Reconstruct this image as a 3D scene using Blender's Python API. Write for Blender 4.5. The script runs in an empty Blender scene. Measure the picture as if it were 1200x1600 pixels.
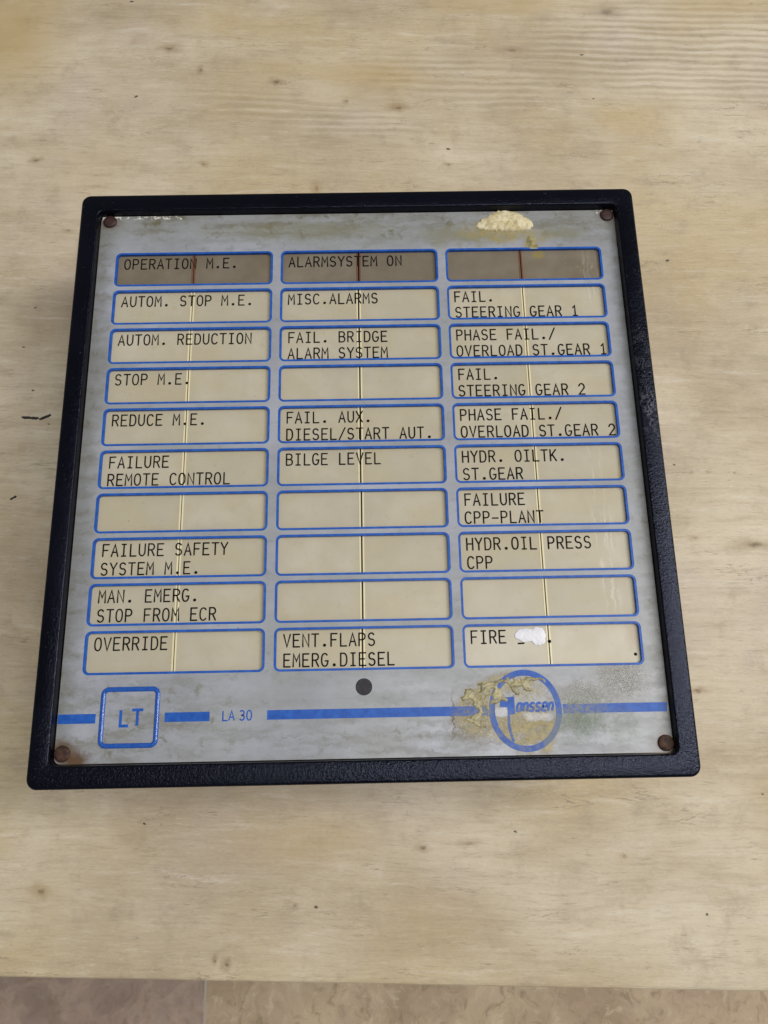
import bpy, bmesh, math, random
from mathutils import Matrix, Vector, noise as mnoise

random.seed(7)
MM = 0.001
scene = bpy.context.scene
COL = scene.collection

# ------------------------------------------------------------------ camera
cam_data = bpy.data.cameras.new('camera')
cam = bpy.data.objects.new('camera', cam_data)
COL.objects.link(cam)
cam_data.sensor_fit = 'VERTICAL'
cam_data.sensor_height = 36.0
cam_data.sensor_width = 27.0
cam_data.lens = 27.0
cam_data.clip_start = 0.005
cam_data.clip_end = 50.0
ROT = Matrix(((0.99980, 0.01740, -0.00890), (-0.01910, 0.96520, -0.26090), (0.00410, 0.26100, 0.96535)))
q = ROT.to_quaternion(); q.normalize()
cam.matrix_world = Matrix.Translation((4.831 * MM, -80.845 * MM, 281.005 * MM)) @ q.to_matrix().to_4x4()
scene.camera = cam

# ------------------------------------------------------------------ light
world = bpy.data.worlds.new('World')
scene.world = world
world.use_nodes = True
bg = world.node_tree.nodes['Background']
bg.inputs['Color'].default_value = (0.92, 0.95, 1.0, 1)
bg.inputs['Strength'].default_value = 0.21

def area(name, loc, target, sx, sy, power, col):
    l = bpy.data.lights.new(name, 'AREA')
    l.shape = 'RECTANGLE'; l.size = sx; l.size_y = sy
    l.energy = power; l.color = col
    o = bpy.data.objects.new(name, l); COL.objects.link(o)
    o.location = loc
    o.rotation_euler = (Vector(target) - Vector(loc)).to_track_quat('-Z', 'Y').to_euler()
    return o

area('ceiling_lamp_right', (0.50, -0.12, 1.75), (0.50, -0.12, 0), 0.95, 0.22, 14, (1.0, 0.97, 0.935))
area('ceiling_lamp_far', (1.55, 0.25, 1.65), (0, 0, 0), 0.4, 0.9, 23, (1.0, 0.965, 0.92))

scene.view_settings.view_transform = 'Standard'
scene.view_settings.look = 'None'
scene.view_settings.exposure = 0.0
scene.view_settings.gamma = 1.0
scene.view_settings.use_curve_mapping = False

# ------------------------------------------------------------------ helpers
def link_mesh(name, bm, mats, parent=None, recenter=True, smooth=False):
    """bm is in millimetres in the device frame; returns one mesh object"""
    bmesh.ops.recalc_face_normals(bm, faces=bm.faces[:])
    if not isinstance(mats, (list, tuple)):
        mats = [mats]
    c = Vector((0, 0, 0))
    if recenter and len(bm.verts):
        lo = Vector([min(v.co[i] for v in bm.verts) for i in range(3)])
        hi = Vector([max(v.co[i] for v in bm.verts) for i in range(3)])
        c = (lo + hi) / 2; c.z = lo.z
    for v in bm.verts:
        v.co = (v.co - c) * MM
    me = bpy.data.meshes.new(name)
    bm.to_mesh(me); bm.free()
    for m in mats:
        me.materials.append(m)
    if smooth:
        for p in me.polygons: p.use_smooth = True
    o = bpy.data.objects.new(name, me)
    COL.objects.link(o)
    o['abs'] = list(c * MM)
    w = c * MM
    if parent is not None:
        o.parent = parent
        base = Vector(parent['abs']) if 'abs' in parent.keys() else Vector((0, 0, 0))
        o.location = w - base
    else:
        o.location = w
    return o

def rrect(hx, hy, r, z, n=8, cx=0.0, cy=0.0):
    r = max(r, 1e-4)
    pts = []
    for (sx, sy, a0) in ((1, 1, 0), (-1, 1, 90), (-1, -1, 180), (1, -1, 270)):
        for k in range(n + 1):
            a = math.radians(a0 + 90.0 * k / n)
            pts.append(Vector((cx + sx * (hx - r) + r * math.cos(a), cy + sy * (hy - r) + r * math.sin(a), z)))
    return pts

def loft(bm, loops, close=False, cap_first=False, cap_last=False, mat=0):
    rings = [[bm.verts.new(p) for p in l] for l in loops]
    n = len(rings[0])
    pairs = list(zip(rings[:-1], rings[1:]))
    if close: pairs.append((rings[-1], rings[0]))
    for a, b in pairs:
        for i in range(n):
            f = bm.faces.new((a[i], a[(i + 1) % n], b[(i + 1) % n], b[i])); f.material_index = mat
    if cap_first: bm.faces.new(rings[0]).material_index = mat
    if cap_last: bm.faces.new(rings[-1]).material_index = mat
    return rings

def fillet(bm_unused=None): pass

def ribbon(bm, pts, w, z, closed=False, caps=True, t=0.03):
    """one pen stroke: a flat mitred strip with round ends, slightly raised"""
    pts = [Vector((p[0], p[1])) for p in pts]
    q2 = [pts[0]]
    for p in pts[1:]:
        if (p - q2[-1]).length > 1e-5: q2.append(p)
    pts = q2
    n = len(pts)
    if n < 2: return
    L, R_ = [], []
    for i in range(n):
        if closed:
            d0 = (pts[i] - pts[i - 1]).normalized(); d1 = (pts[(i + 1) % n] - pts[i]).normalized()
        else:
            d0 = (pts[i] - pts[i - 1]).normalized() if i > 0 else (pts[1] - pts[0]).normalized()
            d1 = (pts[i + 1] - pts[i]).normalized() if i < n - 1 else d0
        m = d0 + d1
        m = d0 if m.length < 1e-4 else m.normalized()
        nrm = Vector((-m.y, m.x))
        k = 1.0 / max(0.5, m.dot(d0))
        L.append(pts[i] + nrm * w / 2 * k); R_.append(pts[i] - nrm * w / 2 * k)
    outline = None
    def V(p, zz): return bm.verts.new((p.x, p.y, zz))
    vl = [V(p, z) for p in L]; vr = [V(p, z) for p in R_]
    m = n if closed else n - 1
    for i in range(m):
        j = (i + 1) % n
        bm.faces.new((vr[i], vr[j], vl[j], vl[i]))
    if caps and not closed:
        for (e, l, r, s) in ((0, vl[0], vr[0], -1), (n - 1, vl[-1], vr[-1], 1)):
            d = (pts[1] - pts[0]).normalized() * -1 if e == 0 else (pts[-1] - pts[-2]).normalized()
            nr = Vector((-d.y, d.x))
            arc = []
            for k in range(1, 6):
                a = math.pi * k / 6
                p = pts[e] + (nr * math.cos(a) + d * math.sin(a)) * w / 2
                arc.append(V(p, z))
            if e == 0: bm.faces.new([r] + arc + [l])
            else: bm.faces.new([l] + arc + [r])

def disc(bm, cx, cy, r, z, n=16):
    bm.faces.new([bm.verts.new((cx + r * math.cos(2 * math.pi * k / n), cy + r * math.sin(2 * math.pi * k / n), z)) for k in range(n)])

def poly(bm, pts, z):
    bm.faces.new([bm.verts.new((p[0], p[1], z)) for p in pts])

def box(bm, x0, x1, y0, y1, z0, z1, bev=0.0):
    vs = [bm.verts.new((x, y, z)) for z in (z0, z1) for (x, y) in ((x0, y0), (x1, y0), (x1, y1), (x0, y1))]
    for f in ((3, 2, 1, 0), (4, 5, 6, 7), (0, 1, 5, 4), (1, 2, 6, 5), (2, 3, 7, 6), (3, 0, 4, 7)):
        bm.faces.new([vs[i] for i in f])
    if bev:
        bmesh.ops.bevel(bm, geom=bm.edges[:], offset=bev, segments=2, affect='EDGES', profile=0.5)

# ------------------------------------------------------------------ material helpers
class MB:
    def __init__(self, name):
        self.m = bpy.data.materials.new(name); self.m.use_nodes = True
        self.t = self.m.node_tree; self.n = self.t.nodes; self.l = self.t.links
        self.b = self.n['Principled BSDF']
        g = self.n.new('ShaderNodeNewGeometry')
        self.world = self.vscale(g.outputs['Position'], (1000, 1000, 1000))
        self.flat = self.vscale(g.outputs['Position'], (1000, 1000, 0))
    def put(self, sock, v):
        if hasattr(v, 'is_linked') or isinstance(v, bpy.types.NodeSocket): self.l.new(v, sock)
        else: sock.default_value = v
    def vscale(self, v, s):
        nd = self.n.new('ShaderNodeVectorMath'); nd.operation = 'MULTIPLY'
        self.l.new(v, nd.inputs[0]); nd.inputs[1].default_value = s
        return nd.outputs[0]
    def vadd(self, a, b):
        nd = self.n.new('ShaderNodeVectorMath'); nd.operation = 'ADD'
        self.put(nd.inputs[0], a); self.put(nd.inputs[1], b); return nd.outputs[0]
    def noise(self, co, scale, detail=4, rough=0.55, dist=0.0, out=0, off=(0, 0, 0)):
        if isinstance(scale, (tuple, list)):
            co = self.vscale(co, scale); s = 1.0
        else: s = scale
        if off != (0, 0, 0): co = self.vadd(co, off)
        nd = self.n.new('ShaderNodeTexNoise'); nd.noise_dimensions = '3D'
        self.l.new(co, nd.inputs['Vector']); nd.inputs['Scale'].default_value = s
        nd.inputs['Detail'].default_value = detail; nd.inputs['Roughness'].default_value = rough
        nd.inputs['Distortion'].default_value = dist
        return nd.outputs[out]
    def math(self, op, a, b=0.0, c=None):
        nd = self.n.new('ShaderNodeMath'); nd.operation = op
        self.put(nd.inputs[0], a); self.put(nd.inputs[1], b)
        if c is not None: self.put(nd.inputs[2], c)
        return nd.outputs[0]
    def mul(self, a, b): return self.math('MULTIPLY', a, b)
    def mx(self, a, b): return self.math('MAXIMUM', a, b)
    def rng(self, v, a, b, c=0.0, d=1.0, smooth=True):
        nd = self.n.new('ShaderNodeMapRange'); nd.interpolation_type = 'SMOOTHSTEP' if smooth else 'LINEAR'
        self.put(nd.inputs[0], v)
        for i, x in zip((1, 2, 3, 4), (a, b, c, d)): nd.inputs[i].default_value = x
        return nd.outputs[0]
    def mix(self, f, a, b, mode='MIX'):
        nd = self.n.new('ShaderNodeMix'); nd.data_type = 'RGBA'; nd.blend_type = mode
        self.put(nd.inputs[0], f)
        for i, v in ((6, a), (7, b)):
            if isinstance(v, (tuple, list)): v = tuple(v) + (1.0,) if len(v) == 3 else v
            self.put(nd.inputs[i], v)
        return nd.outputs[2]
    def sep(self, v):
        nd = self.n.new('ShaderNodeSeparateXYZ'); self.l.new(v, nd.inputs[0]); return nd.outputs
    def blob(self, co, cx, cy, rx, ry, rot=0.0, inner=0.55, outer=1.15):
        nd = self.n.new('ShaderNodeMapping'); nd.vector_type = 'TEXTURE'
        self.l.new(co, nd.inputs[0])
        nd.inputs[1].default_value = (cx, cy, 0); nd.inputs[2].default_value = (0, 0, math.radians(rot))
        nd.inputs[3].default_value = (rx, ry, 1)
        ln = self.n.new('ShaderNodeVectorMath'); ln.operation = 'LENGTH'
        self.l.new(nd.outputs[0], ln.inputs[0])
        return self.rng(ln.outputs['Value'], inner, outer, 1.0, 0.0)
    def after(self, co, mask):
        # keeps the masks evaluated one after another (the renderer's register stack is small)
        nd = self.n.new('ShaderNodeVectorMath'); nd.operation = 'MULTIPLY_ADD'
        self.l.new(mask, nd.inputs[0]); nd.inputs[1].default_value = (1e-5, 1e-5, 0); self.l.new(co, nd.inputs[2])
        return nd.outputs[0]
    def warp(self, co, scale, amount):
        c = self.noise(co, scale, 4, 0.6, out=1)
        c = self.vadd(c, (-0.5, -0.5, -0.5))
        return self.vadd(co, self.vscale(c, (amount, amount, 0)))
    def bump(self, h, strength=0.3, dist=0.1, prev=None):
        nd = self.n.new('ShaderNodeBump'); nd.inputs['Strength'].default_value = strength
        nd.inputs['Distance'].default_value = dist * MM
        self.put(nd.inputs['Height'], h)
        if prev is not None: self.l.new(prev, nd.inputs['Normal'])
        return nd.outputs[0]
    def out(self, color=None, rough=None, normal=None, **kw):
        if color is not None: self.put(self.b.inputs['Base Color'], color + (1.0,) if isinstance(color, tuple) and len(color) == 3 else color)
        if rough is not None: self.put(self.b.inputs['Roughness'], rough)
        if normal is not None: self.l.new(normal, self.b.inputs['Normal'])
        for k, v in kw.items(): self.put(self.b.inputs[k.replace('_', ' ')], v)
        return self.m

def srgb(r, g, b):
    f = lambda c: (c / 255 / 12.92) if c / 255 <= 0.04045 else ((c / 255 + 0.055) / 1.055) ** 2.4
    return (f(r), f(g), f(b))

# ------------------------------------------------------------------ materials
def mat_wood():
    k = MB('bleached_wood_laminate')
    co = k.flat
    # the sheet is turned 2.2 degrees against the device
    rot = k.n.new('ShaderNodeMapping'); rot.inputs[2].default_value = (0, 0, math.radians(2.15))
    k.l.new(co, rot.inputs[0]); g = rot.outputs[0]
    gw = k.warp(g, (0.012, 0.03, 0), 7.0)
    broad = k.noise(gw, (0.010, 0.018, 0), 5, 0.6)
    tone = k.noise(gw, (0.012, 0.013, 0), 4, 0.55, off=(31, 7, 0))
    streak = k.noise(gw, (0.030, 0.26, 0), 6, 0.68, off=(3, 11, 0))
    fib = k.noise(gw, (0.11, 1.0, 0), 4, 0.7, off=(9, 2, 0))
    fine = k.noise(g, (0.55, 2.4, 0), 3, 0.7)
    mott = k.noise(k.warp(co, 0.05, 8.0), 0.075, 6, 0.7, off=(60, 2, 0))
    c = k.mix(k.rng(broad, 0.32, 0.70), srgb(184, 167, 138), srgb(217, 204, 178))
    c = k.mix(k.mul(k.rng(tone, 0.47, 0.64), 0.62), c, srgb(197, 177, 136))
    c = k.mix(k.mul(k.rng(tone, 0.46, 0.28), 0.50), c, srgb(194, 179, 166))
    c = k.mix(k.mul(k.rng(mott, 0.50, 0.72), 0.46), c, srgb(164, 148, 126))
    c = k.mix(k.mul(k.rng(mott, 0.46, 0.26), 0.30), c, srgb(226, 216, 197))
    c = k.mix(k.mul(k.rng(streak, 0.48, 0.76), 0.42), c, srgb(158, 141, 118))
    c = k.mix(k.mul(k.rng(streak, 0.46, 0.28), 0.46), c, srgb(226, 217, 200))
    c = k.mix(k.mul(k.rng(fib, 0.50, 0.78), 0.42), c, srgb(144, 129, 110))
    c = k.mix(k.mul(k.rng(fib, 0.46, 0.24), 0.34), c, srgb(231, 222, 205))
    c = k.mix(k.mul(k.rng(fine, 0.50, 0.80), 0.28), c, srgb(124, 111, 95))
    c = k.mix(k.mul(k.rng(fine, 0.46, 0.22), 0.22), c, srgb(236, 228, 212))
    # short dark grain dashes gathered in drifts
    dash = k.noise(gw, (0.13, 0.95, 0), 4, 0.7, off=(50, 21, 0))
    drift = k.rng(k.noise(g, (0.016, 0.03, 0), 2, 0.5, off=(4, 80, 0)), 0.40, 0.62)
    c = k.mix(k.mul(k.mul(k.rng(dash, 0.60, 0.74), drift), 0.62), c, srgb(108, 96, 80))
    hair = k.math('ABSOLUTE', k.math('SUBTRACT', k.noise(gw, (0.022, 0.16, 0), 5, 0.62, 0.5, off=(90, 12, 0)), 0.5))
    hm = k.rng(k.noise(g, (0.04, 0.10, 0), 3, 0.5, off=(44, 8, 0)), 0.50, 0.64)
    c = k.mix(k.mul(k.mul(k.rng(hair, 0.010, 0.0), hm), 0.55), c, srgb(118, 105, 88))
    # rippled figure across the far right corner
    rip = k.n.new('ShaderNodeTexWave'); rip.wave_type = 'BANDS'; rip.bands_direction = 'Y'
    rip.inputs['Scale'].default_value = 1.0; rip.inputs['Distortion'].default_value = 6.0; rip.inputs['Detail'].default_value = 3
    rip.inputs['Detail Scale'].default_value = 0.5
    k.l.new(k.vscale(gw, (0.016, 0.085, 0)), rip.inputs['Vector'])
    rm = k.mx(k.blob(gw, 150, 215, 90, 34), k.mul(k.blob(gw, 40, 195, 55, 16, -8), 0.7))
    rm = k.mx(rm, k.mul(k.blob(gw, -25, 176, 60, 10, -10), 0.6))
    c = k.mix(k.mul(k.mul(k.rng(rip.outputs[1], 0.45, 0.9), rm), 0.26), c, srgb(150, 134, 114))
    c = k.mix(k.mul(k.mul(k.rng(rip.outputs[1], 0.5, 0.1), rm), 0.24), c, srgb(230, 221, 204))
    # brown knots and yellow blushes where the printed timber has them
    kw = k.warp(co, 0.16, 5.0)
    kv = k.warp(co, 0.5, 2.2)
    for (x, y, rx, ry, s, col) in (
        (-86, 214, 8, 3.0, .55, (128, 98, 58)), (-37, 195, 5, 2.6, .6, (120, 90, 48)), (-6, 184, 2.5, 2, .5, (120, 90, 52)),
        (17, 180, 8, 2.4, .6, (130, 96, 46)), (-71, 202, 2.6, 3, .5, (126, 98, 58)), (-140, 155, 5, 2.2, .6, (120, 90, 56)),
        (-68, 152, 4, 2, .5, (146, 114, 62)), (69, 211, 8, 2.6, .45, (132, 104, 84)), (114, 232, 12, 6, .45, (122, 100, 78)),
        (-19, 139, 3, 5, .4, (150, 116, 70)), (146, -20, 12, 3, .6, (128, 100, 62)), (124, -17, 4, 2, .3, (150, 120, 80)),
        (118, -73, 6, 2.2, .6, (140, 104, 62)), (-110, -134, 5, 3, .55, (148, 120, 62)), (18, -123, 4, 2, .55, (132, 98, 52)),
        (34, -122, 6, 1.6, .4, (138, 106, 64)), (-47, -157, 2, 1.8, .6, (112, 90, 60)), (-51, -156, 1.4, 2, .5, (112, 90, 60)),
        (86, -127, 2, 1.6, .4, (150, 116, 66)), (-123, 120, 4, 2, .4, (140, 110, 70)), (38, 150, 3, 1.2, .5, (124, 96, 76)),
        (-25, -140, 3, 1.6, .4, (130, 104, 66))):
        m = k.blob(kw, x, y, rx, ry, 0, 0.0, 1.2)
        c = k.mix(k.mul(m, s * .85), c, srgb(*col))
        kv = k.after(kv, m)
        m = k.blob(kv, x + .4, y - .1, rx * .34, ry * .42, 0, 0.1, 1.0)
        c = k.mix(k.mul(m, min(1, s * .9)), c, srgb(*[int(q_ * .62) for q_ in col]))
        kw = k.after(kw, m)
    for (x, y, rx, ry, rt, s) in ((-10, 200, 55, 9, -6, .38), (10, 192, 40, 18, -5, .25), (124, 172, 26, 14, 10, .34), (-160, 222, 36, 46, 0, .7), (178, 236, 50, 18, 0, .3), (-60, 228, 40, 10, -4, .3), (-120, 150, 30, 26, 0, .22),
                              (-20, -120, 42, 12, 4, .28), (20, -148, 30, 16, 0, .22), (70, 236, 60, 7, 0, .3), (100, 50, 22, 16, 0, .2)):
        m = k.blob(kw, x, y, rx, ry, rt, 0.1, 1.1)
        c = k.mix(k.mul(m, s), c, srgb(186, 160, 106))
        kw = k.after(kw, m)
    # pin-head dark marks
    for (x, y, r) in ((-99, 188, .9), (38.5, 158, .8), (101, 208, .8), (128, 101, .8), (-133, 84, .7), (-77, -114, .6), (-18, -141, .7),
                      (112, -145, .7), (50, -119, .7), (136, -108, .6), (-104, 242, .9), (104, 184, .6), (-130.5, 47, .6), (-123, 33, .4), (120, 12, .5), (-136, 66, .6)):
        m = k.blob(kw, x, y, r * 1.5, r, 0, 0.3, 0.9)
        c = k.mix(k.mul(m, 0.85), c, srgb(38, 32, 28))
        kw = k.after(kw, m)
    h = k.math('ADD', k.mul(fib, 0.6), k.mul(fine, 0.4))
    nrm = k.bump(h, 0.25, 0.12)
    return k.out(c, k.rng(streak, 0.2, 0.8, 0.50, 0.62, False), nrm, Specular_IOR_Level=0.32)

def mat_floor():
    k = MB('marble_floor_tile')
    co = k.flat
    s = k.sep(co)
    # tiles 800 mm square with a joint at x = -203
    tx = k.math('DIVIDE', k.math('ADD', s[0], 203.0 + 8000.0), 800.0); ty = k.math('DIVIDE', k.math('ADD', s[1], 900.0 + 8000.0), 800.0)
    fx = k.math('FRACT', tx); fy = k.math('FRACT', ty)
    cell = k.n.new('ShaderNodeCombineXYZ'); k.l.new(k.math('FLOOR', tx), cell.inputs[0]); k.l.new(k.math('FLOOR', ty), cell.inputs[1])
    wn = k.n.new('ShaderNodeTexWhiteNoise'); wn.noise_dimensions = '3D'; k.l.new(cell.outputs[0], wn.inputs['Vector'])
    off = k.vscale(wn.outputs['Color'], (900, 700, 0))
    p = k.vadd(co, off)
    w = k.warp(p, 0.008, 70)
    cloud = k.noise(w, 0.010, 6, 0.62)
    fine = k.noise(k.warp(w, 0.04, 22), (0.060, 0.042, 0), 6, 0.7, 0.6)
    vein = k.math('ABSOLUTE', k.math('SUBTRACT', k.noise(w, 0.011, 5, 0.6, 0.6, off=(5, 5, 0)), 0.5))
    left = k.mix(k.rng(cloud, 0.3, 0.7), srgb(160, 139, 125), srgb(188, 167, 152))
    right = k.mix(k.rng(cloud, 0.3, 0.7), srgb(190, 167, 138), srgb(224, 202, 168))
    tile_is_left = k.math('LESS_THAN', s[0], -203.0)
    c = k.mix(tile_is_left, right, left)
    c = k.mix(k.mul(k.rng(fine, 0.50, 0.68), 0.60), c, srgb(150, 128, 104))
    c = k.mix(k.mul(k.rng(fine, 0.47, 0.34), k.math('SUBTRACT', 0.65, k.mul(tile_is_left, 0.50))), c, srgb(236, 218, 186))
    pink = k.mx(k.blob(w, 275, -420, 90, 75), k.blob(w, -390, -400, 55, 40, 30))
    c = k.mix(k.mul(pink, 0.7), c, srgb(186, 144, 128))
    c = k.mix(k.mul(k.rng(vein, 0.06, 0.0), 0.28), c, srgb(222, 192, 170))
    e = k.mx(k.math('GREATER_THAN', k.math('ABSOLUTE', k.math('SUBTRACT', fx, 0.5)), 0.4984), k.math('GREATER_THAN', k.math('ABSOLUTE', k.math('SUBTRACT', fy, 0.5)), 0.4984))
    c = k.mix(e, c, srgb(196, 188, 176))
    return k.out(c, 0.35)

def mat_bezel():
    k = MB('textured_black_plastic')
    n1 = k.noise(k.world, 1.55, 3, 0.6)
    n2 = k.noise(k.world, 0.05, 3, 0.5)
    c = k.mix(k.rng(n2, 0.3, 0.7), (0.0012, 0.0011, 0.0026), (0.0022, 0.0021, 0.0050))
    # pale scuffs on the right-hand side
    w = k.warp(k.flat, 0.35, 6.0)
    sc = k.math('ABSOLUTE', k.math('SUBTRACT', k.noise(w, (0.30, 0.10, 0), 3, 0.6), 0.5))
    sm = k.mx(k.blob(k.flat, 94, 14, 4.5, 11, 0, 0.2, 1.1), k.mul(k.blob(k.flat, 93, 34, 3.5, 14, 0, 0.2, 1.1), 0.35))
    c = k.mix(k.mul(k.mul(k.rng(sc, 0.045, 0.0), sm), 0.45), c, srgb(130, 128, 138))
    dust = k.rng(k.noise(k.world, 0.9, 2, 0.5, off=(7, 3, 2)), 0.70, 0.78)
    c = k.mix(k.mul(dust, 0.12), c, srgb(120, 120, 130))
    wr = k.mul(k.rng(k.noise(k.world, 0.35, 5, 0.7, off=(41, 3, 0)), 0.62, 0.74), 0.04)
    c = k.mix(wr, c, srgb(96, 96, 112))
    nrm = k.bump(n1, 0.85, 0.22)
    return k.out(c, k.rng(n2, 0.3, 0.7, 0.13, 0.20, False), nrm, Specular_IOR_Level=0.26, Specular_Tint=(0.62, 0.70, 1.0, 1.0))

def mat_housing():
    k = MB('black_steel_housing')
    n = k.noise(k.world, 0.5, 3, 0.5)
    return k.out(k.mix(n, (0.008, 0.008, 0.010), (0.018, 0.018, 0.021)), 0.5)

BLUE = srgb(34, 84, 172)
def plate_masks(k):
    """dirt that lies on the plate, shared by the plate and the print on it"""
    f = k.flat
    w = k.warp(f, 0.22, 9.0)
    w2 = k.warp(f, 0.5, 4.0)
    yellow = k.mx(k.mul(k.blob(w, 51, 82.6, 20, 4.4, -6, 0.35, 1.1), 0.90), k.blob(w2, 60.5, 77.0, 3.2, 5.2, 25, 0.5, 1.1))
    yellow = k.mx(yellow, k.mul(k.blob(w, 47.5, -84.6, 10.5, 6.5, 0, 0.7, 1.1), 1.0))
    yellow = k.mx(yellow, k.mul(k.blob(w2, 37, -72.5, 10, 3.2, 32, 0.5, 1.1), 0.85))
    yellow = k.mx(yellow, k.mul(k.blob(w2, 45, -71.5, 8, 2.2, 5, 0.5, 1.1), 0.70))
    yellow = k.mx(yellow, k.mul(k.blob(w2, 33.5, -80, 8, 7.5, 5, 0.6, 1.1), 0.70))
    yellow = k.mx(yellow, k.mul(k.blob(w2, 49, -74.5, 5, 2.0, 10, 0.5, 1.1), 0.55))
    patch = k.rng(k.noise(w2, 0.40, 5, 0.68), 0.40, 0.54)
    yellow = k.mul(yellow, k.math('ADD', k.mul(patch, 0.62), 0.38))
    green = k.mx(k.mul(k.blob(w, 64, -81, 11, 8, 20, 0.1, 1.2), 1.0), k.mul(k.blob(w, 76, -83.5, 6, 5, 0, 0.1, 1.2), 0.55))
    grit = k.mx(k.blob(w, 77, -70, 10, 8, 0, 0.3, 1.2), k.mul(k.blob(w, 32, -82, 8, 8, 0, 0.6, 1.1), 0.9))
    grit = k.mx(grit, k.mul(k.blob(w, 64, -75, 14, 6, 0, 0.3, 1.1), 0.8))
    return w, w2, yellow, green, grit

def mat_plate():
    k = MB('grey_printed_faceplate')
    f = k.flat
    w, w2, yellow, green, grit = plate_masks(k)
    cloud = k.noise(f, 0.030, 4, 0.6)
    smear = k.noise(w2, (0.045, 0.26, 0), 6, 0.70, off=(4, 9, 0))
    spot = k.noise(w2, 0.22, 5, 0.65, off=(14, 1, 0))
    c = k.mix(k.rng(cloud, 0.3, 0.7), srgb(150, 153, 160), srgb(172, 176, 187))
    big = k.noise(k.flat, 0.016, 3, 0.5, off=(3, 30, 0))
    c = k.mix(k.mul(k.rng(big, 0.42, 0.62), 0.45), c, srgb(154, 156, 152))
    # cloudy grime: strongest along the top and the lower corners
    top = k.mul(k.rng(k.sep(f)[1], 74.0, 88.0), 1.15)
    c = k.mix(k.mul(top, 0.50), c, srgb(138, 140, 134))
    lowl = k.mul(k.blob(w, -68, -80, 34, 16, 0, 0.4, 1.2), 0.9)
    lowc = k.mul(k.blob(w, 0, -86, 90, 8, 0, 0.3, 1.2), 0.6)
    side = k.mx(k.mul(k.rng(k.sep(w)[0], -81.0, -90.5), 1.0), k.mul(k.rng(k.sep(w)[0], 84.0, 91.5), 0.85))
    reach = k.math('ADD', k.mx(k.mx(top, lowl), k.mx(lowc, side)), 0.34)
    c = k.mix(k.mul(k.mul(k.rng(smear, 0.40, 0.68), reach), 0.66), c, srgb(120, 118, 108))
    c = k.mix(k.mul(k.mul(k.rng(spot, 0.54, 0.72), reach), 0.66), c, srgb(106, 102, 76))
    c = k.mix(k.mul(k.mul(k.rng(smear, 0.42, 0.25), reach), 0.22), c, srgb(184, 189, 200))
    c = k.mix(k.mul(side, 0.6), c, srgb(112, 112, 106))  # side strips evenly darkened: recess shade by the bezel painted over the grime
    olive = k.mx(k.blob(w, 38, 82, 22, 5, 0, 0.2, 1.1), k.mul(k.blob(w, 72, 83, 11, 4, 0, 0.2, 1.1), 0.8))
    olive = k.mx(olive, k.mul(k.blob(w, -20, 85, 40, 4, 0, 0.3, 1.1), 0.6))
    c = k.mix(k.mul(olive, 0.7), c, srgb(128, 124, 92))
    # rust bleeding from the lower left screw and grime round the others
    for (x, y, s) in ((-84, -91, 0.95), (-88, -88, 0.8), (88, -89, 0.45), (-87, 89.5, 0.4), (87.6, 89.5, 0.35)):
        c = k.mix(k.mul(k.blob(w2, x, y, 6, 4, 0, 0.3, 1.1), s), c, srgb(92, 66, 38))
    fine = k.noise(w2, 1.6, 3, 0.7)
    c = k.mix(k.mul(grit, k.rng(fine, 0.36, 0.62, 0.1, 0.75)), c, srgb(120, 112, 92))
    c = k.mix(k.mul(green, k.rng(fine, 0.3, 0.6, 0.25, 0.85)), c, srgb(100, 116, 92))
    film = k.mul(k.blob(w, 44, -78.5, 19, 12, 0, 0.45, 1.1), k.rng(k.noise(w2, 0.18, 4, 0.65, off=(1, 44, 0)), 0.32, 0.62))
    c = k.mix(k.mul(film, 0.42), c, srgb(132, 122, 84))
    ycol = k.mix(k.noise(w2, 0.5, 4, 0.6), srgb(134, 120, 72), srgb(180, 164, 108))
    c = k.mix(k.mul(yellow, 0.92), c, ycol)
    dirty = k.mul(k.rng(k.noise(w2, 0.75, 5, 0.7, off=(6, 6, 0)), 0.52, 0.70), k.mx(k.blob(w, 43, -78, 18, 12, 0, 0.6, 1.15), k.blob(w, 66, -80, 15, 9, 0, 0.3, 1.15)))
    c = k.mix(k.mul(dirty, 0.85), c, srgb(112, 100, 62))
    # white torn paper near the emblem
    wh = k.mx(k.mul(k.blob(w2, 40, -79.5, 3.2, 1.8, 0, 0.5, 1.0), 0.6), k.mul(k.blob(w2, 51, -80.9, 5.5, 1.7, -5, 0.5, 1.0), 0.55))
    c = k.mix(wh, c, srgb(206, 208, 214))
    # tape edge and hair scratches
    edge = k.mul(k.blob(w2, 26.1, -80, 0.35, 8.5, 0, 0.4, 1.1), 0.8)
    c = k.mix(edge, c, srgb(104, 84, 48))
    scr = k.math('ABSOLUTE', k.math('SUBTRACT', k.noise(k.warp(f, 0.05, 14), (0.04, 0.7, 0), 4, 0.6, off=(15, 71, 0)), 0.5))
    c = k.mix(k.mul(k.mul(k.rng(scr, 0.014, 0.0), k.rng(spot, 0.45, 0.6)), 0.35), c, srgb(112, 110, 98))
    sp = k.noise(f, 0.55, 2, 0.5, off=(77, 3, 0))
    c = k.mix(k.mul(k.rng(sp, 0.745, 0.775), 0.8), c, srgb(52, 50, 46))
    hgt = k.math('ADD', k.mul(yellow, 0.8), k.mul(k.mul(fine, k.mx(grit, green)), 1.6))
    nrm = k.bump(k.noise(f, 0.12, 3, 0.5), 0.12, 0.25)
    nrm = k.bump(hgt, 0.5, 0.18, nrm)
    r = k.rng(smear, 0.3, 0.7, 0.30, 0.50, False)
    r = k.math('SUBTRACT', r, k.mul(grit, 0.12))
    return k.out(c, r, nrm, Specular_IOR_Level=0.45)

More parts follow.
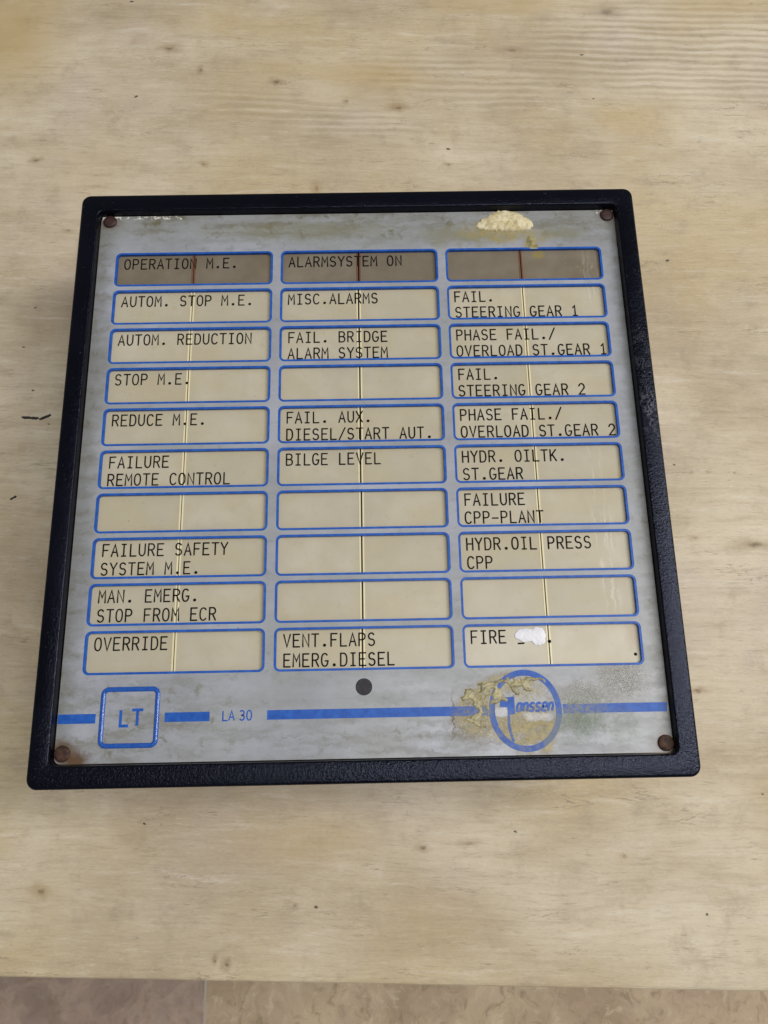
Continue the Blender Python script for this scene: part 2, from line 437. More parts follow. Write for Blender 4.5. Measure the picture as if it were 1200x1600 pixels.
def mat_blue(name='blue_print', worn=True, wear=1.0):
    k = MB(name)
    n = k.noise(k.flat, 0.4, 4, 0.6)
    c = k.mix(k.rng(n, 0.3, 0.7), srgb(24, 78, 166), srgb(38, 98, 190))
    if worn:
        w, w2, yellow, green, grit = plate_masks(k)
        m = k.mul(k.mx(k.mx(yellow, green), k.mul(grit, 0.6)), k.rng(k.noise(w2, 0.8, 4, 0.65, off=(2, 2, 0)), 0.38, 0.60, 0.15, 0.95))
        c = k.mix(k.mul(m, wear), c, srgb(132, 128, 104))
        fade = k.mx(k.mul(k.blob(w2, 56, -85, 5.0, 6.5, 0, 0.5, 1.1), 0.80), k.mul(k.blob(w2, 36, -77, 3.0, 3.5, 0, 0.4, 1.1), 0.55))
        c = k.mix(k.mul(fade, 0.85), c, srgb(112, 122, 120))
    nrm = k.bump(k.noise(k.flat, 0.9, 3, 0.6), 0.25, 0.08)
    return k.out(c, 0.42, nrm, Specular_IOR_Level=0.28)

def mat_lens(name, a, b, edge=False):
    k = MB(name)
    info = k.n.new('ShaderNodeObjectInfo')
    off = k.n.new('ShaderNodeVectorMath'); off.operation = 'SCALE'
    off.inputs[0].default_value = (40, 23, 0); k.l.new(info.outputs['Random'], off.inputs['Scale'])
    p = k.vadd(k.flat, off.outputs[0])
    n = k.noise(p, 0.09, 4, 0.55)
    c = k.mix(k.rng(n, 0.3, 0.7), a, b)
    c = k.mix(k.mul(k.rng(info.outputs['Random'], 0.0, 1.0, 0, 1, False), 0.7), c, tuple(x * m for x, m in zip(a, (0.90, 0.90, 0.88))))
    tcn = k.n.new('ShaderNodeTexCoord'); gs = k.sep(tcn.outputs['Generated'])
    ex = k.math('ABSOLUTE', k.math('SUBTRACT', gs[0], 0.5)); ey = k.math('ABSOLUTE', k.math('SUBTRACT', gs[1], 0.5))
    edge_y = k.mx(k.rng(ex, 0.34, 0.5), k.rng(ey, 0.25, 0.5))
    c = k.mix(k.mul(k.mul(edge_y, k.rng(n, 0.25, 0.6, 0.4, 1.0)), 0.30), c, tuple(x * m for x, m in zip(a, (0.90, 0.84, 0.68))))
    yl = k.noise(p, (0.035, 0.06, 0), 3, 0.55, off=(21, 2, 0))
    c = k.mix(k.mul(k.rng(yl, 0.46, 0.68), 0.38), c, tuple(x * m for x, m in zip(a, (0.98, 0.91, 0.74))))
    c = k.mix(k.mul(k.rng(yl, 0.48, 0.28), 0.35), c, tuple(x * m for x, m in zip(a, (0.86, 0.88, 0.93))))
    # scuffs down the right-hand column, faint dust everywhere
    w = k.warp(k.flat, 0.3, 3.0)
    sc = k.noise(w, (0.9, 0.06, 0), 4, 0.65)
    m = k.mx(k.blob(w, 76, -22, 4.5, 42, 3, 0.2, 1.1), k.mul(k.blob(w, 80, 66, 4, 14, 0, 0.2, 1.1), 0.7))
    c = k.mix(k.mul(k.mul(k.rng(sc, 0.50, 0.68), m), 0.55), c, srgb(232, 226, 212))
    c = k.mix(k.mul(k.blob(w, 83, -56, 4.5, 8, 0, 0.2, 1.1), 0.30), c, srgb(150, 126, 98))
    grime = k.noise(w, 0.35, 5, 0.65, off=(8, 8, 0))
    c = k.mix(k.mul(k.rng(grime, 0.56, 0.75), 0.22), c, srgb(150, 138, 110))
    sp = k.noise(k.flat, 0.7, 2, 0.5, off=(17, 5, 0))
    c = k.mix(k.mul(k.rng(sp, 0.755, 0.785), 0.7), c, srgb(96, 80, 62))
    if name.startswith('brown'):
        c = k.mix(k.mul(k.blob(w, 62.4, 74.6, 2.0, 2.3, 20, 0.5, 1.1), 0.85), c, srgb(146, 132, 80))
        c = k.mix(k.mul(k.rng(k.noise(w, 0.5, 4, 0.6, off=(3, 60, 0)), 0.6, 0.75), k.blob(w, 74, 71, 9, 5, 0, 0.2, 1.1)), c, srgb(176, 164, 140))
    nrm = k.bump(k.noise(p, 0.15, 2, 0.5), 0.08, 0.2)
    return k.out(c, 0.33, nrm, Specular_IOR_Level=0.4, Subsurface_Weight=0.12, Subsurface_Radius=(0.0012, 0.001, 0.0006))

def mat_simple(name, a, b, sc, rough, bump=0.0, det=4, **kw):
    k = MB(name)
    n = k.noise(k.world, sc, det, 0.6)
    c = k.mix(k.rng(n, 0.3, 0.7), a, b)
    return k.out(c, rough, k.bump(n, bump, 0.2) if bump else None, **kw)

M_wood, M_floor, M_bezel, M_house = mat_wood(), mat_floor(), mat_bezel(), mat_housing()
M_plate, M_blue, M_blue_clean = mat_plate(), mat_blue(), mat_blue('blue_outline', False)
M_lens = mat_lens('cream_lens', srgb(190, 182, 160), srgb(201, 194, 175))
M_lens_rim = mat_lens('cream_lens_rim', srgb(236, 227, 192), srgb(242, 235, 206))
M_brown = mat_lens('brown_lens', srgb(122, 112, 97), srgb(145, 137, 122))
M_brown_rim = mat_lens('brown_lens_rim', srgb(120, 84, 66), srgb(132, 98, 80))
M_ink = mat_simple('black_ink', srgb(10, 8, 8), srgb(20, 16, 15), 1.2, 0.8, Specular_IOR_Level=0.15)
M_rust = mat_simple('rusted_screw', srgb(34, 20, 16), srgb(86, 56, 38), 0.8, 0.75, 0.7)
M_maroon = mat_simple('dark_red_screw', srgb(40, 20, 20), srgb(64, 36, 32), 0.7, 0.6, 0.5)
M_sensor = mat_simple('smoked_sensor', srgb(46, 46, 50), srgb(64, 62, 68), 0.9, 0.6, Specular_IOR_Level=0.2)
M_glue = mat_simple('dried_glue', srgb(192, 176, 128), srgb(226, 216, 182), 0.30, 0.7, 0.3)
M_flake = mat_simple('yellow_glue_flakes', srgb(112, 104, 66), srgb(172, 162, 116), 0.42, 0.35, 0.6)
M_white = mat_simple('white_correction_fluid', srgb(226, 226, 232), srgb(240, 240, 246), 0.4, 0.5, 0.25)
M_chip = mat_simple('white_paint_flakes', srgb(190, 186, 178), srgb(222, 220, 214), 0.8, 0.5)
M_sliver = mat_simple('black_plastic_sliver', srgb(20, 20, 24), srgb(40, 40, 44), 0.9, 0.45)

# ------------------------------------------------------------------ setting
bm = bmesh.new()
poly(bm, [(-4000, -4000), (4000, -4000), (4000, 4000), (-4000, 4000)], -720)
floor = link_mesh('floor', bm, M_floor)
floor['kind'] = 'structure'

def tagged(o, label, cat, group=None):
    o['label'] = label; o['category'] = cat
    if group: o['group'] = group
    return o

# table: a thick pale board whose near edge runs 2.15 degrees off the device
table = bpy.data.objects.new('table', None); COL.objects.link(table)
table['abs'] = [0, 0, 0]
tagged(table, 'pale bleached wood table with fine grain under the alarm panel', 'table')
bm = bmesh.new()
T = Matrix.Rotation(math.radians(-2.15), 3, 'Z')
edge_mid = Vector((0, -163.97, 0))
box(bm, -800, 800, 0, 900, -28, 0)
top_edges = [e for e in bm.edges if all(v.co.z > -1 for v in e.verts)]
bmesh.ops.bevel(bm, geom=top_edges, offset=1.2, segments=3, affect='EDGES', profile=0.5)
for v in bm.verts: v.co = T @ v.co + edge_mid
link_mesh('table_top', bm, M_wood, table)

# ------------------------------------------------------------------ the alarm panel
panel = bpy.data.objects.new('alarm_panel', None); COL.objects.link(panel)
panel['abs'] = [0, 0, 0]
tagged(panel, 'square black framed alarm annunciator panel with blue outlined label windows', 'alarm panel')

ZT = 50.0            # top of the bezel
ZF = ZT - 3.0        # face of the plate
ZL = ZT - 4.05       # top of the lenses
HX, HY = 96.5, 98.4

# bezel: outer wall, rounded lip, flat, inner fillet, inner wall
bm = bmesh.new()
loops = [rrect(HX - 1.0, HY - 1.0, 2.2, ZT - 7.0), rrect(HX, HY, 3.2, ZT - 6.4), rrect(HX, HY, 3.2, ZT - 0.9)]
for a in (22.5, 45, 67.5, 90):
    r = 0.9; c_, s_ = math.cos(math.radians(a)), math.sin(math.radians(a))
    loops.append(rrect(HX - r + r * c_, HY - r + r * c_, 3.2 - r + r * c_, ZT - r + r * s_))
IX, IY = 90.5, 92.0
for a in (90, 60, 30, 0):
    r = 0.5; c_, s_ = math.cos(math.radians(a)), math.sin(math.radians(a))
    loops.append(rrect(IX + r - r * c_, IY + r - r * c_, 2.2 + r - r * c_, ZT - r + r * s_))
loops.append(rrect(IX - 0.25, IY - 0.25, 2.0, ZT - 4.6))
loops.append(rrect(IX - 0.25, IY - 0.25, 2.0, ZT - 7.0))
loft(bm, loops, close=True)
bz = link_mesh('bezel', bm, M_bezel, panel)
for p in bz.data.polygons: p.use_smooth = True
try:
    bz.data.set_sharp_from_angle(angle=math.radians(40))
except Exception: pass

# metal housing behind the bezel
bm = bmesh.new()
loft(bm, [rrect(87.5, 89.0, 2, 0.0), rrect(88, 89.5, 2.5, 0.5), rrect(88, 89.5, 2.5, ZT - 5.2)], cap_first=True, cap_last=True)
link_mesh('housing', bm, M_house, panel)

# faceplate with its thirty openings, through a filled 2D curve
X0, Y0, WW, WH, PX, PY = -83.989, 76.978, 54.339, 13.065, 57.008, 14.484
FRAME = 0.70
WR = 1.9
def plate_mesh():
    cu = bpy.data.curves.new('plate_curve', 'CURVE'); cu.dimensions = '2D'; cu.fill_mode = 'BOTH'
    def add(pts):
        s = cu.splines.new('POLY'); s.points.add(len(pts) - 1)
        for p, v in zip(s.points, pts): p.co = (v.x, v.y, 0, 1)
        s.use_cyclic_u = True
    add(rrect(IX - 0.4, IY - 0.4, 1.9, 0))
    for c in range(3):
        for r in range(10):
            cx, cy = X0 + c * PX + WW / 2, Y0 - r * PY - WH / 2
            add(rrect(WW / 2 - 0.15, WH / 2 - 0.15, WR - 0.15, 0, 6, cx, cy))
    cu.extrude = 0.55
    o = bpy.data.objects.new('plate_curve', cu); COL.objects.link(o)
    bpy.context.view_layer.update()
    me = bpy.data.meshes.new_from_object(o.evaluated_get(bpy.context.evaluated_depsgraph_get()))
    b = bmesh.new(); b.from_mesh(me)
    bpy.data.objects.remove(o); bpy.data.curves.remove(cu); bpy.data.meshes.remove(me)
    for v in b.verts: v.co.z += ZF - 0.55
    return b
bm = plate_mesh()
for f in bm.faces: f.material_index = 0
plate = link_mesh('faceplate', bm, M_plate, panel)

# ------------------------------------------------------------------ pen lettering
def arc(cx, cy, rx, ry, a0, a1, n=10, e=1.0):
    out = []
    for k in range(n + 1):
        a = math.radians(a0 + (a1 - a0) * k / n)
        c_, s_ = math.cos(a), math.sin(a)
        out.append((cx + rx * math.copysign(abs(c_) ** e, c_), cy + ry * math.copysign(abs(s_) ** e, s_)))
    return out
G = {
 'A': [[(0, 0), (.5, 1), (1, 0)], [(.19, .34), (.81, .34)]],
 'B': [[(.05, 0), (.05, 1), (.55, 1)] + arc(.55, .76, .38, .24, 90, -90, 8) + [(.05, .52)], [(.55, .52)] + arc(.57, .26, .43, .26, 90, -90, 8) + [(.05, 0)]],
 'C': [arc(.53, .5, .50, .5, 42, 318, 18, .85)],
 'D': [[(.05, 0), (.05, 1), (.42, 1)] + arc(.42, .5, .55, .5, 90, -90, 12, .85) + [(.05, 0)]],
 'E': [[(.95, 1), (.06, 1), (.06, 0), (.97, 0)], [(.06, .52), (.78, .52)]],
 'F': [[(.97, 1), (.08, 1), (.08, 0)], [(.08, .51), (.80, .51)]],
 'G': [arc(.5, .5, .48, .5, 48, 338, 18, .85) + [(.97, .42), (.60, .42)]],
 'H': [[(.04, 0), (.04, 1)], [(.96, 0), (.96, 1)], [(.04, .52), (.96, .52)]],
 'I': [[(.5, 0), (.5, 1)], [(.18, 1), (.82, 1)], [(.18, 0), (.82, 0)]],
 'K': [[(.06, 0), (.06, 1)], [(.95, 1), (.06, .38)], [(.34, .58), (.98, 0)]],
 'L': [[(.10, 1), (.10, 0), (.97, 0)]],
 'M': [[(0, 0), (.05, 1), (.5, .42), (.95, 1), (1, 0)]],
 'N': [[(.05, 0), (.05, 1), (.95, 0), (.95, 1)]],
 'O': [arc(.5, .5, .47, .5, 0, 360, 24, .85)],
 'P': [[(.06, 0), (.06, 1), (.55, 1)] + arc(.55, .735, .41, .265, 90, -90, 10) + [(.06, .47)]],
 'R': [[(.06, 0), (.06, 1), (.55, 1)] + arc(.55, .745, .40, .255, 90, -90, 10) + [(.06, .49)], [(.52, .49), (.97, 0)]],
 'S': [arc(.49, .745, .42, .255, 30, 270, 12) + arc(.49, .255, .45, .255, 80, -150, 12)],
 'T': [[(0, 1), (1, 1)], [(.5, 1), (.5, 0)]],
 'U': [[(.05, 1), (.05, .36)] + arc(.5, .36, .45, .36, 180, 360, 10) + [(.95, 1)]],
 'V': [[(0, 1), (.5, 0), (1, 1)]],
 'X': [[(.02, 1), (.98, 0)], [(.98, 1), (.02, 0)]],
 'Y': [[(0, 1), (.5, .48), (1, 1)], [(.5, .48), (.5, 0)]],
 '0': [arc(.5, .5, .44, .5, 0, 360, 24, .9)],
 '1': [[(.20, .80), (.52, 1), (.52, 0)], [(.18, 0), (.86, 0)]],
 '2': [arc(.5, .70, .44, .30, 165, -20, 10) + [(.04, 0), (.96, 0)]],
 '3': [arc(.48, .755, .40, .245, 150, -90, 10) + arc(.48, .26, .45, .26, 90, -150, 10)],
 '/': [[(.02, -.06), (.98, 1.06)]],
 '-': [[(.06, .42), (.94, .42)]],
}
def letters(bm, s, x, y, cap, gw, pitch, stroke, z, caps=True, slant=0.0, jit=0.0):
    k = 0
    for ch in s:
        if ch == '.':
            disc(bm, x + gw * .5, y + stroke * .75, stroke * 1.08, z); 
        elif ch in G:
            jx, jy = random.uniform(-jit, jit), random.uniform(-jit, jit)
            for st in G[ch]:
                pts = [(x + jx + px * gw + slant * py * cap, y + jy + py * cap) for px, py in st]
                closed = ch in 'O0'
                if closed: pts = pts[:-1]
                ribbon(bm, pts, stroke * random.uniform(.95, 1.06), z + 0.004 * (k % 3), closed, caps); k += 1
        x += pitch

ROWS = [
 ['OPERATION M.E.', 'ALARMSYSTEM ON', ''],
 ['AUTOM. STOP M.E.', 'MISC.ALARMS', 'FAIL.\nSTEERING GEAR 1'],
 ['AUTOM. REDUCTION', 'FAIL. BRIDGE\nALARM SYSTEM', 'PHASE FAIL./\nOVERLOAD ST.GEAR 1'],
 ['STOP M.E.', '', 'FAIL.\nSTEERING GEAR 2'],
 ['REDUCE M.E.', 'FAIL. AUX.\nDIESEL/START AUT.', 'PHASE FAIL./\nOVERLOAD ST.GEAR 2'],
 ['FAILURE\nREMOTE CONTROL', 'BILGE LEVEL', 'HYDR. OILTK.\nST.GEAR'],
 ['', '', 'FAILURE\nCPP-PLANT'],
 ['FAILURE SAFETY\nSYSTEM M.E.', '', 'HYDR.OIL PRESS\nCPP'],
 ['MAN. EMERG.\nSTOP FROM ECR', '', ''],
 ['OVERRIDE', 'VENT.FLAPS\nEMERG.DIESEL', 'FIRE'],
]
DX = {0: 2.85, 1: 2.85, 2: 2.66}

def lens_mesh(x0, x1, y0, y1, gapside):
    """moulded half lens: flat field with a raised, paler lip on the side of the gap"""
    b = bmesh.new()
    z0, z1 = ZT - 5.15, ZL
    box(b, x0, x1, y0, y1, z0, z1)
    bmesh.ops.bevel(b, geom=[e for e in b.edges if all(v.co.z > z1 - .01 for v in e.verts)], offset=0.30, segments=2, affect='EDGES', profile=0.5)
    b.normal_update()
    for f in b.faces:
        if f.normal.z > .2 and f.normal.z < .97 and f.normal.y > .2: f.material_index = 1  # only the upper bevel is paler: its lit edge is put into the colour
    lip = 0.58
    g = bmesh.new()
    xs = (x1 - lip, x1) if gapside > 0 else (x0, x0 + lip)
    for v_, dest in ():
        pass
    vs = [b.verts.new((x, y, z)) for (x, y, z) in ((xs[0], y0 + .25, z1 - .1), (xs[1], y0 + .25, z1 - .1), (xs[1], y1 - .25, z1 - .1), (xs[0], y1 - .25, z1 - .1),
          (xs[0] + .08, y0 + .3, z1 + .10), (xs[1] - .10, y0 + .3, z1 + .10), (xs[1] - .10, y1 - .3, z1 + .10), (xs[0] + .08, y1 - .3, z1 + .10))]
    for f in ((4, 5, 6, 7), (0, 1, 5, 4), (1, 2, 6, 5), (2, 3, 7, 6), (3, 0, 4, 7), (3, 2, 1, 0)):
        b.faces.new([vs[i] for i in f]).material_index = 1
    g.free()
    return b

for r in range(10):
    for c in range(3):
        xa, yt = X0 + c * PX, Y0 - r * PY
        cx, cy = xa + WW / 2, yt - WH / 2
        txt = ROWS[r][c]
        bm = bmesh.new()
        # blue printed border that also lines the cut edge of the opening
        lo = [rrect(WW / 2, WH / 2, WR, ZF + .012, 6, cx, cy), rrect(WW / 2 - .04, WH / 2 - .04, WR - .04, ZF + .035, 6, cx, cy),
              rrect(WW / 2 - FRAME, WH / 2 - FRAME, WR - FRAME, ZF + .035, 6, cx, cy), rrect(WW / 2 - FRAME, WH / 2 - FRAME, WR - FRAME, ZL + 0.02, 6, cx, cy),
              rrect(WW / 2 - .25, WH / 2 - .25, WR - .25, ZL + 0.02, 6, cx, cy), rrect(WW / 2 - .25, WH / 2 - .25, WR - .25, ZF + .012, 6, cx, cy)]
        loft(bm, lo, close=True)
        win = link_mesh('indicator_window', bm, M_blue_clean, panel)
        words = txt.replace('\n', ' ')
        if r == 0:
            win['label'] = ('brown tinted window lettered ' + words) if words else 'brown tinted window with no lettering'
        elif words:
            win['label'] = 'cream window lettered ' + words + (' with a white smear after the word' if words == 'FIRE' else '')
        else:
            win['label'] = 'blank cream window without lettering'
        gap = 0.46 if c == 1 else 0.26
        gx = cx - 1.0 + (0.6 if c == 1 else 0.0) + random.uniform(-.12, .12)
        if c == 0: gx = cx - 0.3 + random.uniform(-.1, .1)
        m1, m2 = (M_brown, M_brown_rim) if r == 0 else (M_lens, M_lens_rim)
        for (a, b_, s) in ((xa + .3, gx - gap / 2, 1), (gx + gap / 2, xa + WW - .3, -1)):
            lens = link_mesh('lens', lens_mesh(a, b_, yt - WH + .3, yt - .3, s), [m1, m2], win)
        if txt:
            bm = bmesh.new()
            for i, line in enumerate(txt.split('\n')):
                letters(bm, line, xa + DX[c] + random.uniform(-.1, .1), yt - 5.72 - i * 5.9, 3.74, 1.98, 2.842, 0.44, ZL + 0.13, True, 0.0, 0.025)
            if txt == 'FIRE':      # what still shows of the covered word
                ribbon(bm, [(47.0, -59.35), (48.6, -59.3)], .5, ZL + .13); disc(bm, 56.4, -58.9, .55, ZL + .13)
            link_mesh('lettering', bm, M_ink, win)
        if txt == 'FIRE':
            b = bmesh.new(); disc(b, 82.2, -63.2, .48, ZL + .09); link_mesh('speck', b, M_ink, win)
            # dab of white correction fluid
            b = bmesh.new()
            def dabh(x, y):
                d = max(1 - ((x - 49.0) / 3.1) ** 2 - ((y + 56.9) / 2.1) ** 2, 1 - ((x - 53.0) / 2.5) ** 2 - ((y + 57.3) / 2.9) ** 2,
                        1 - ((x - 51.0) / 3.2) ** 2 - ((y + 57.2) / 1.75) ** 2)
                d += 0.30 * mnoise.noise((x * .9, y * .9, 3.0))
                return d
            N = 46
            grid = {}
            for i in range(N + 1):
                for j in range(N + 1):
                    x, y = 45 + 12.0 * i / N, -61.5 + 8.5 * j / N
                    d = dabh(x, y)
                    if d > -0.02:
                        grid[i, j] = b.verts.new((x, y, ZL + .10 + .28 * math.sqrt(max(d, 0)) ** .8 + .05 * mnoise.noise((x * 1.6, y * 1.6, 9))))
            for i in range(N):
                for j in range(N):
                    kq = [(i, j), (i + 1, j), (i + 1, j + 1), (i, j + 1)]
                    if all(t in grid for t in kq): b.faces.new([grid[t] for t in kq])
            link_mesh('correction_fluid', b, M_white, win, smooth=True)

# ------------------------------------------------------------------ print on the plate
zs = ZF + .03
def stripe(xa, xb, y0, h, name='stripe', rag=0.0):
    b = bmesh.new()
    n = max(2, int((xb - xa) / 3))
    up = [b.verts.new((xa + (xb - xa) * i / n + (random.uniform(-rag, rag) if i in (0, n) else 0), y0 + h / 2, zs)) for i in range(n + 1)]
    dn = [b.verts.new((xa + (xb - xa) * i / n + (random.uniform(-rag, rag) if i in (0, n) else 0), y0 - h / 2, zs)) for i in range(n + 1)]
    for i in range(n): b.faces.new((dn[i], dn[i + 1], up[i + 1], up[i]))
    return link_mesh(name, b, M_blue, plate)
stripe(-90.0, -78.95, -78.97, 2.72)
stripe(-58.7, -45.5, -78.97, 2.72)
stripe(-28.6, 36.6, -78.88, 2.72)
stripe(58.7, 89.9, -78.75, 2.66, rag=0.6)

b = bmesh.new()
letters(b, 'LA', -41.75, -80.25, 2.72, 1.62, 1.92, 0.40, zs, False)
letters(b, '30', -36.75, -80.20, 2.72, 1.55, 2.10, 0.40, zs, False)
link_mesh('lettering', b, M_blue_clean, plate)

# embossed square badge
bm = bmesh.new()
bcx, bcy, bh = -69.05, -78.75, 8.75
prof = []
for k in range(9):
    a = math.pi * k / 8
    prof.append(((1 - math.cos(a)) * 0.72, math.sin(a) * 0.42))
loft(bm, [rrect(bh - d, bh - d, 2.3 - d, ZF + .01 + h, 8, bcx, bcy) for d, h in prof])
badge = link_mesh('badge', bm, mat_simple('glossy_blue_edging', srgb(32, 80, 166), srgb(44, 96, 184), 1.3, 0.16, 0.35), panel, smooth=True)
badge['label'] = 'raised blue rounded square lettered LT'
b = bmesh.new()
letters(b, 'L', -71.9, -81.2, 4.5, 2.75, 3.3, 0.85, zs, False)
letters(b, 'T', -68.35, -81.2, 4.5, 3.3, 3.3, 0.85, zs, False)
link_mesh('lettering', b, M_blue_clean, badge)

# round emblem: broken ring, tall block initial and slanted small letters
b = bmesh.new()
rc = (47.6, -79.0)
ring = [(rc[0] + 9.9 * math.cos(math.radians(a)), rc[1] + 10.9 * math.sin(math.radians(a))) for a in range(0, 360, 5)]
ribbon(b, ring, 1.75, zs + .004, True)
poly(b, [(40.3, -75.2), (44.5, -75.0), (44.5, -80.0), (42.3, -80.4), (42.3, -78.0), (40.0, -77.9)][::-1], zs + .010)
ribbon(b, [(42.6, -80.4), (42.5, -83), (42.9, -85.4), (43.6, -87.8)], .8, zs + .004, False, False)
LC = {'a': [arc(.42, .36, .40, .36, 0, 360, 12, .6), [(.86, .74), (.86, 0)]], 'n': [[(.05, 0), (.05, .74)], [(.05, .5)] + arc(.45, .42, .4, .32, 150, 0, 6) + [(.85, 0)]],
      's': [arc(.45, .55, .38, .19, 20, 270, 8) + arc(.45, .18, .4, .18, 90, -160, 8)], 'e': [[(.08, .38), (.84, .38)] + arc(.45, .38, .4, .37, 0, 320, 12, .6)]}
x = 44.9
kk = 0
for ch in 'anssen':
    for st in LC[ch]:
        ribbon(b, [(x + px * 1.5 + .35 * py * 2.3, -79.25 + py * 3.2) for px, py in st], .72, zs + .006 + .004 * (kk % 3), False, False); kk += 1
    x += 1.86
link_mesh('emblem', b, mat_blue('blue_emblem', True, 0.65), plate)

# dark round sensor below the middle column
b = bmesh.new()
N = 32
prev = [[(2.5 * math.cos(2 * math.pi * k / N), -71.33 + 2.5 * math.sin(2 * math.pi * k / N), ZF + .01) for k in range(N)],
        [(2.42 * math.cos(2 * math.pi * k / N), -71.33 + 2.42 * math.sin(2 * math.pi * k / N), ZF + .07) for k in range(N)],
        [(1.2 * math.cos(2 * math.pi * k / N), -71.33 + 1.2 * math.sin(2 * math.pi * k / N), ZF + .10) for k in range(N)]]
loft(b, [[Vector(p) for p in l] for l in prev], cap_last=True)
link_mesh('sensor', b, M_sensor, panel)

# screws
for (x, y, m, lab) in ((-87.0, 89.4, M_maroon, None), (87.6, 89.4, M_maroon, 'dark red brown screw'), (-87.8, -88.7, M_rust, 'rusty screw with a brown bleed'), (88.0, -89.0, M_rust, None)):
    b = bmesh.new()
    prof = [(2.35, .0), (2.35, .35), (2.05, .70), (1.3, .84), (0.7, .86), (0.3, .84)]
    loft(b, [[Vector((x + rr * math.cos(2 * math.pi * k / 28) * (1 + .04 * mnoise.noise((k * .7, x, y))), y + rr * math.sin(2 * math.pi * k / 28) * (1 + .04 * mnoise.noise((k * .7, y, x))), ZF + .005 + h)) for k in range(28)] for rr, h in prof], cap_last=True)
    s = link_mesh('screw', b, m, panel, smooth=True)
    if lab: s['label'] = lab

# ------------------------------------------------------------------ dirt with a body of its own
def crust(name, x0, x1, y0, y1, hfun, mat, step=0.28, parent=panel):
    b = bmesh.new()
    nx, ny = int((x1 - x0) / step), int((y1 - y0) / step)
    g = {}
    for i in range(nx + 1):
        for j in range(ny + 1):
            x, y = x0 + (x1 - x0) * i / nx, y0 + (y1 - y0) * j / ny
            h = hfun(x, y)
            if h > 0: g[i, j] = b.verts.new((x, y, ZF + .015 + h))
    for i in range(nx):
        for j in range(ny):
            kq = [(i, j), (i + 1, j), (i + 1, j + 1), (i, j + 1)]
            n_in = [t for t in kq if t in g]
            if len(n_in) == 4: b.faces.new([g[t] for t in kq])
            elif len(n_in) == 3: b.faces.new([g[t] for t in n_in])
    for v in [v for v in b.verts if v.is_boundary or not v.link_faces]:
        if not v.link_faces: b.verts.remove(v)
        else: v.co.z = ZF + .01
    return link_mesh(name, b, mat, parent, smooth=True)

def lump(x, y):
    u, v = (x - 51.6) / (10.6 - max(0, y - 86) * .75), (y - 87.0) / 5.2
    d = 1 - u * u - v * v if v > -0.55 else 1 - u * u - v * v - (-.55 - v) * 2.5
    d += 0.26 * mnoise.noise((x * .28, y * .40, 1.7)) + 0.16 * mnoise.noise((x * .9, y * .9, 5))
    if d < 0.05: return -1
    return (1.25 * min(d, 1) ** .6) * (1 + .42 * mnoise.noise((x * .6, y * .9, 2)) + .10 * mnoise.noise((x * 1.9, y * 1.9, 7)))
gl = crust('glue_lump', 39, 64, 80, 92, lump, M_glue, 0.2)
gl['label'] = 'crumbly cream lump of dried glue by the top edge'

def tail(x, y):
    d = 1 - ((x - 60.2 - (80 - y) * .25) / 2.0) ** 2 - ((y - 78.0) / 5.0) ** 2
    d += .55 * mnoise.noise((x * .5, y * .5, 4.2)) - .1
    return .16 * d if d > .05 and y > 76.2 else -1

tl = crust('glue_drip', 55, 66, 72, 84, tail, M_flake, 0.2)
tl['label'] = 'olive glue drip over the top right window edge'

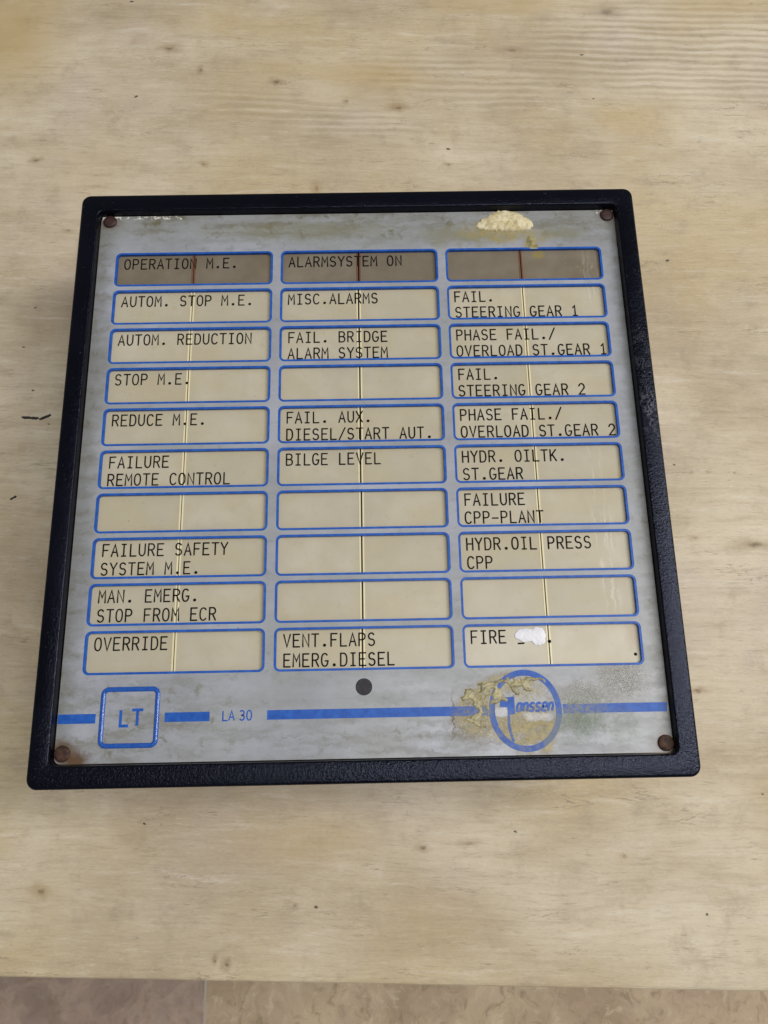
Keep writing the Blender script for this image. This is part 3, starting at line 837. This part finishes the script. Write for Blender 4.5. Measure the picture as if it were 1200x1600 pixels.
def flakes(x, y):
    m = max(1 - ((x - 36.5) / 9) ** 2 - ((y + 74.5) / 4.5) ** 2, 1 - ((x - 46) / 9) ** 2 - ((y + 71.5) / 3.2) ** 2, .8 * (1 - ((x - 33.5) / 4.0) ** 2 - ((y + 81) / 4.0) ** 2))
    n = mnoise.noise((x * .34, y * .55, 8.8)) + .4 * mnoise.noise((x * 1.1, y * 1.1, 2.2))
    d = min(m, 1) * .75 + n - .46
    return .05 + .16 * d + .22 * max(0, .25 - d) ** 1.0 + .10 * abs(mnoise.noise((x * 1.4, y * 1.4, 1.1))) if d > 0 and m > 0 else -1
fl = crust('glue_flakes', 26, 58, -86, -66.5, flakes, M_flake, 0.22)
fl['label'] = 'yellow curling flakes of old glue over the round emblem'

def chips(x, y):
    m = 1 if y > 90.2 else 0
    if not m: return -1
    n = mnoise.noise((x * .55, y * 1.2, 3.3)) + .5 * mnoise.noise((x * 1.7, y * 1.7, 6.1)) + (abs(x) > 83) * .3 - .06
    return .25 * n + .05 if n > 0 else -1
crust('flaked_paint', -89.8, -62, 90.0, 91.55, chips, M_chip, 0.2)
crust('flaked_paint', 84, 89.8, 90.0, 91.55, chips, M_chip, 0.2)

# ------------------------------------------------------------------ slivers lying on the table
def sliver(p, q2, w, label, seed):
    rnd = random.Random(seed)
    a, c = Vector((p[0], p[1], 0)), Vector((q2[0], q2[1], 0))
    d = (c - a); L = d.length; d.normalize(); nrm = Vector((-d.y, d.x, 0))
    b = bmesh.new()
    N = 7
    loops = []
    for i in range(N + 1):
        t = i / N
        ww = w * (0.75 + .35 * rnd.random()) * (0.55 if i in (0, N) else 1)
        off = nrm * (rnd.uniform(-.12, .12) * w)
        m = a + d * (L * t) + off
        hh = w * .55
        loops.append([m + nrm * ww / 2 + Vector((0, 0, 0.02)), m + nrm * ww / 2 * .8 + Vector((0, 0, hh)), m - nrm * ww / 2 * .7 + Vector((0, 0, hh * .9)), m - nrm * ww / 2 + Vector((0, 0, 0.02))])
    loft(b, loops, cap_first=True, cap_last=True)
    return tagged(link_mesh('plastic_sliver', b, M_sliver), label, 'sliver', 'black slivers left of the panel')
sliver((-133.4, 35.9), (-126.9, 35.5), 1.0, 'longest black sliver on the table, lying level beside the frame', 1)
sliver((-126.5, 34.9), (-122.2, 36.8), 0.95, 'tilted black sliver touching the end of the longest sliver', 2)
sliver((-134.4, 2.5), (-132.2, 3.9), 0.75, 'tiny black sliver alone near the left border of the photo', 3)

for o in bpy.data.objects:
    if 'abs' in o.keys(): del o['abs']
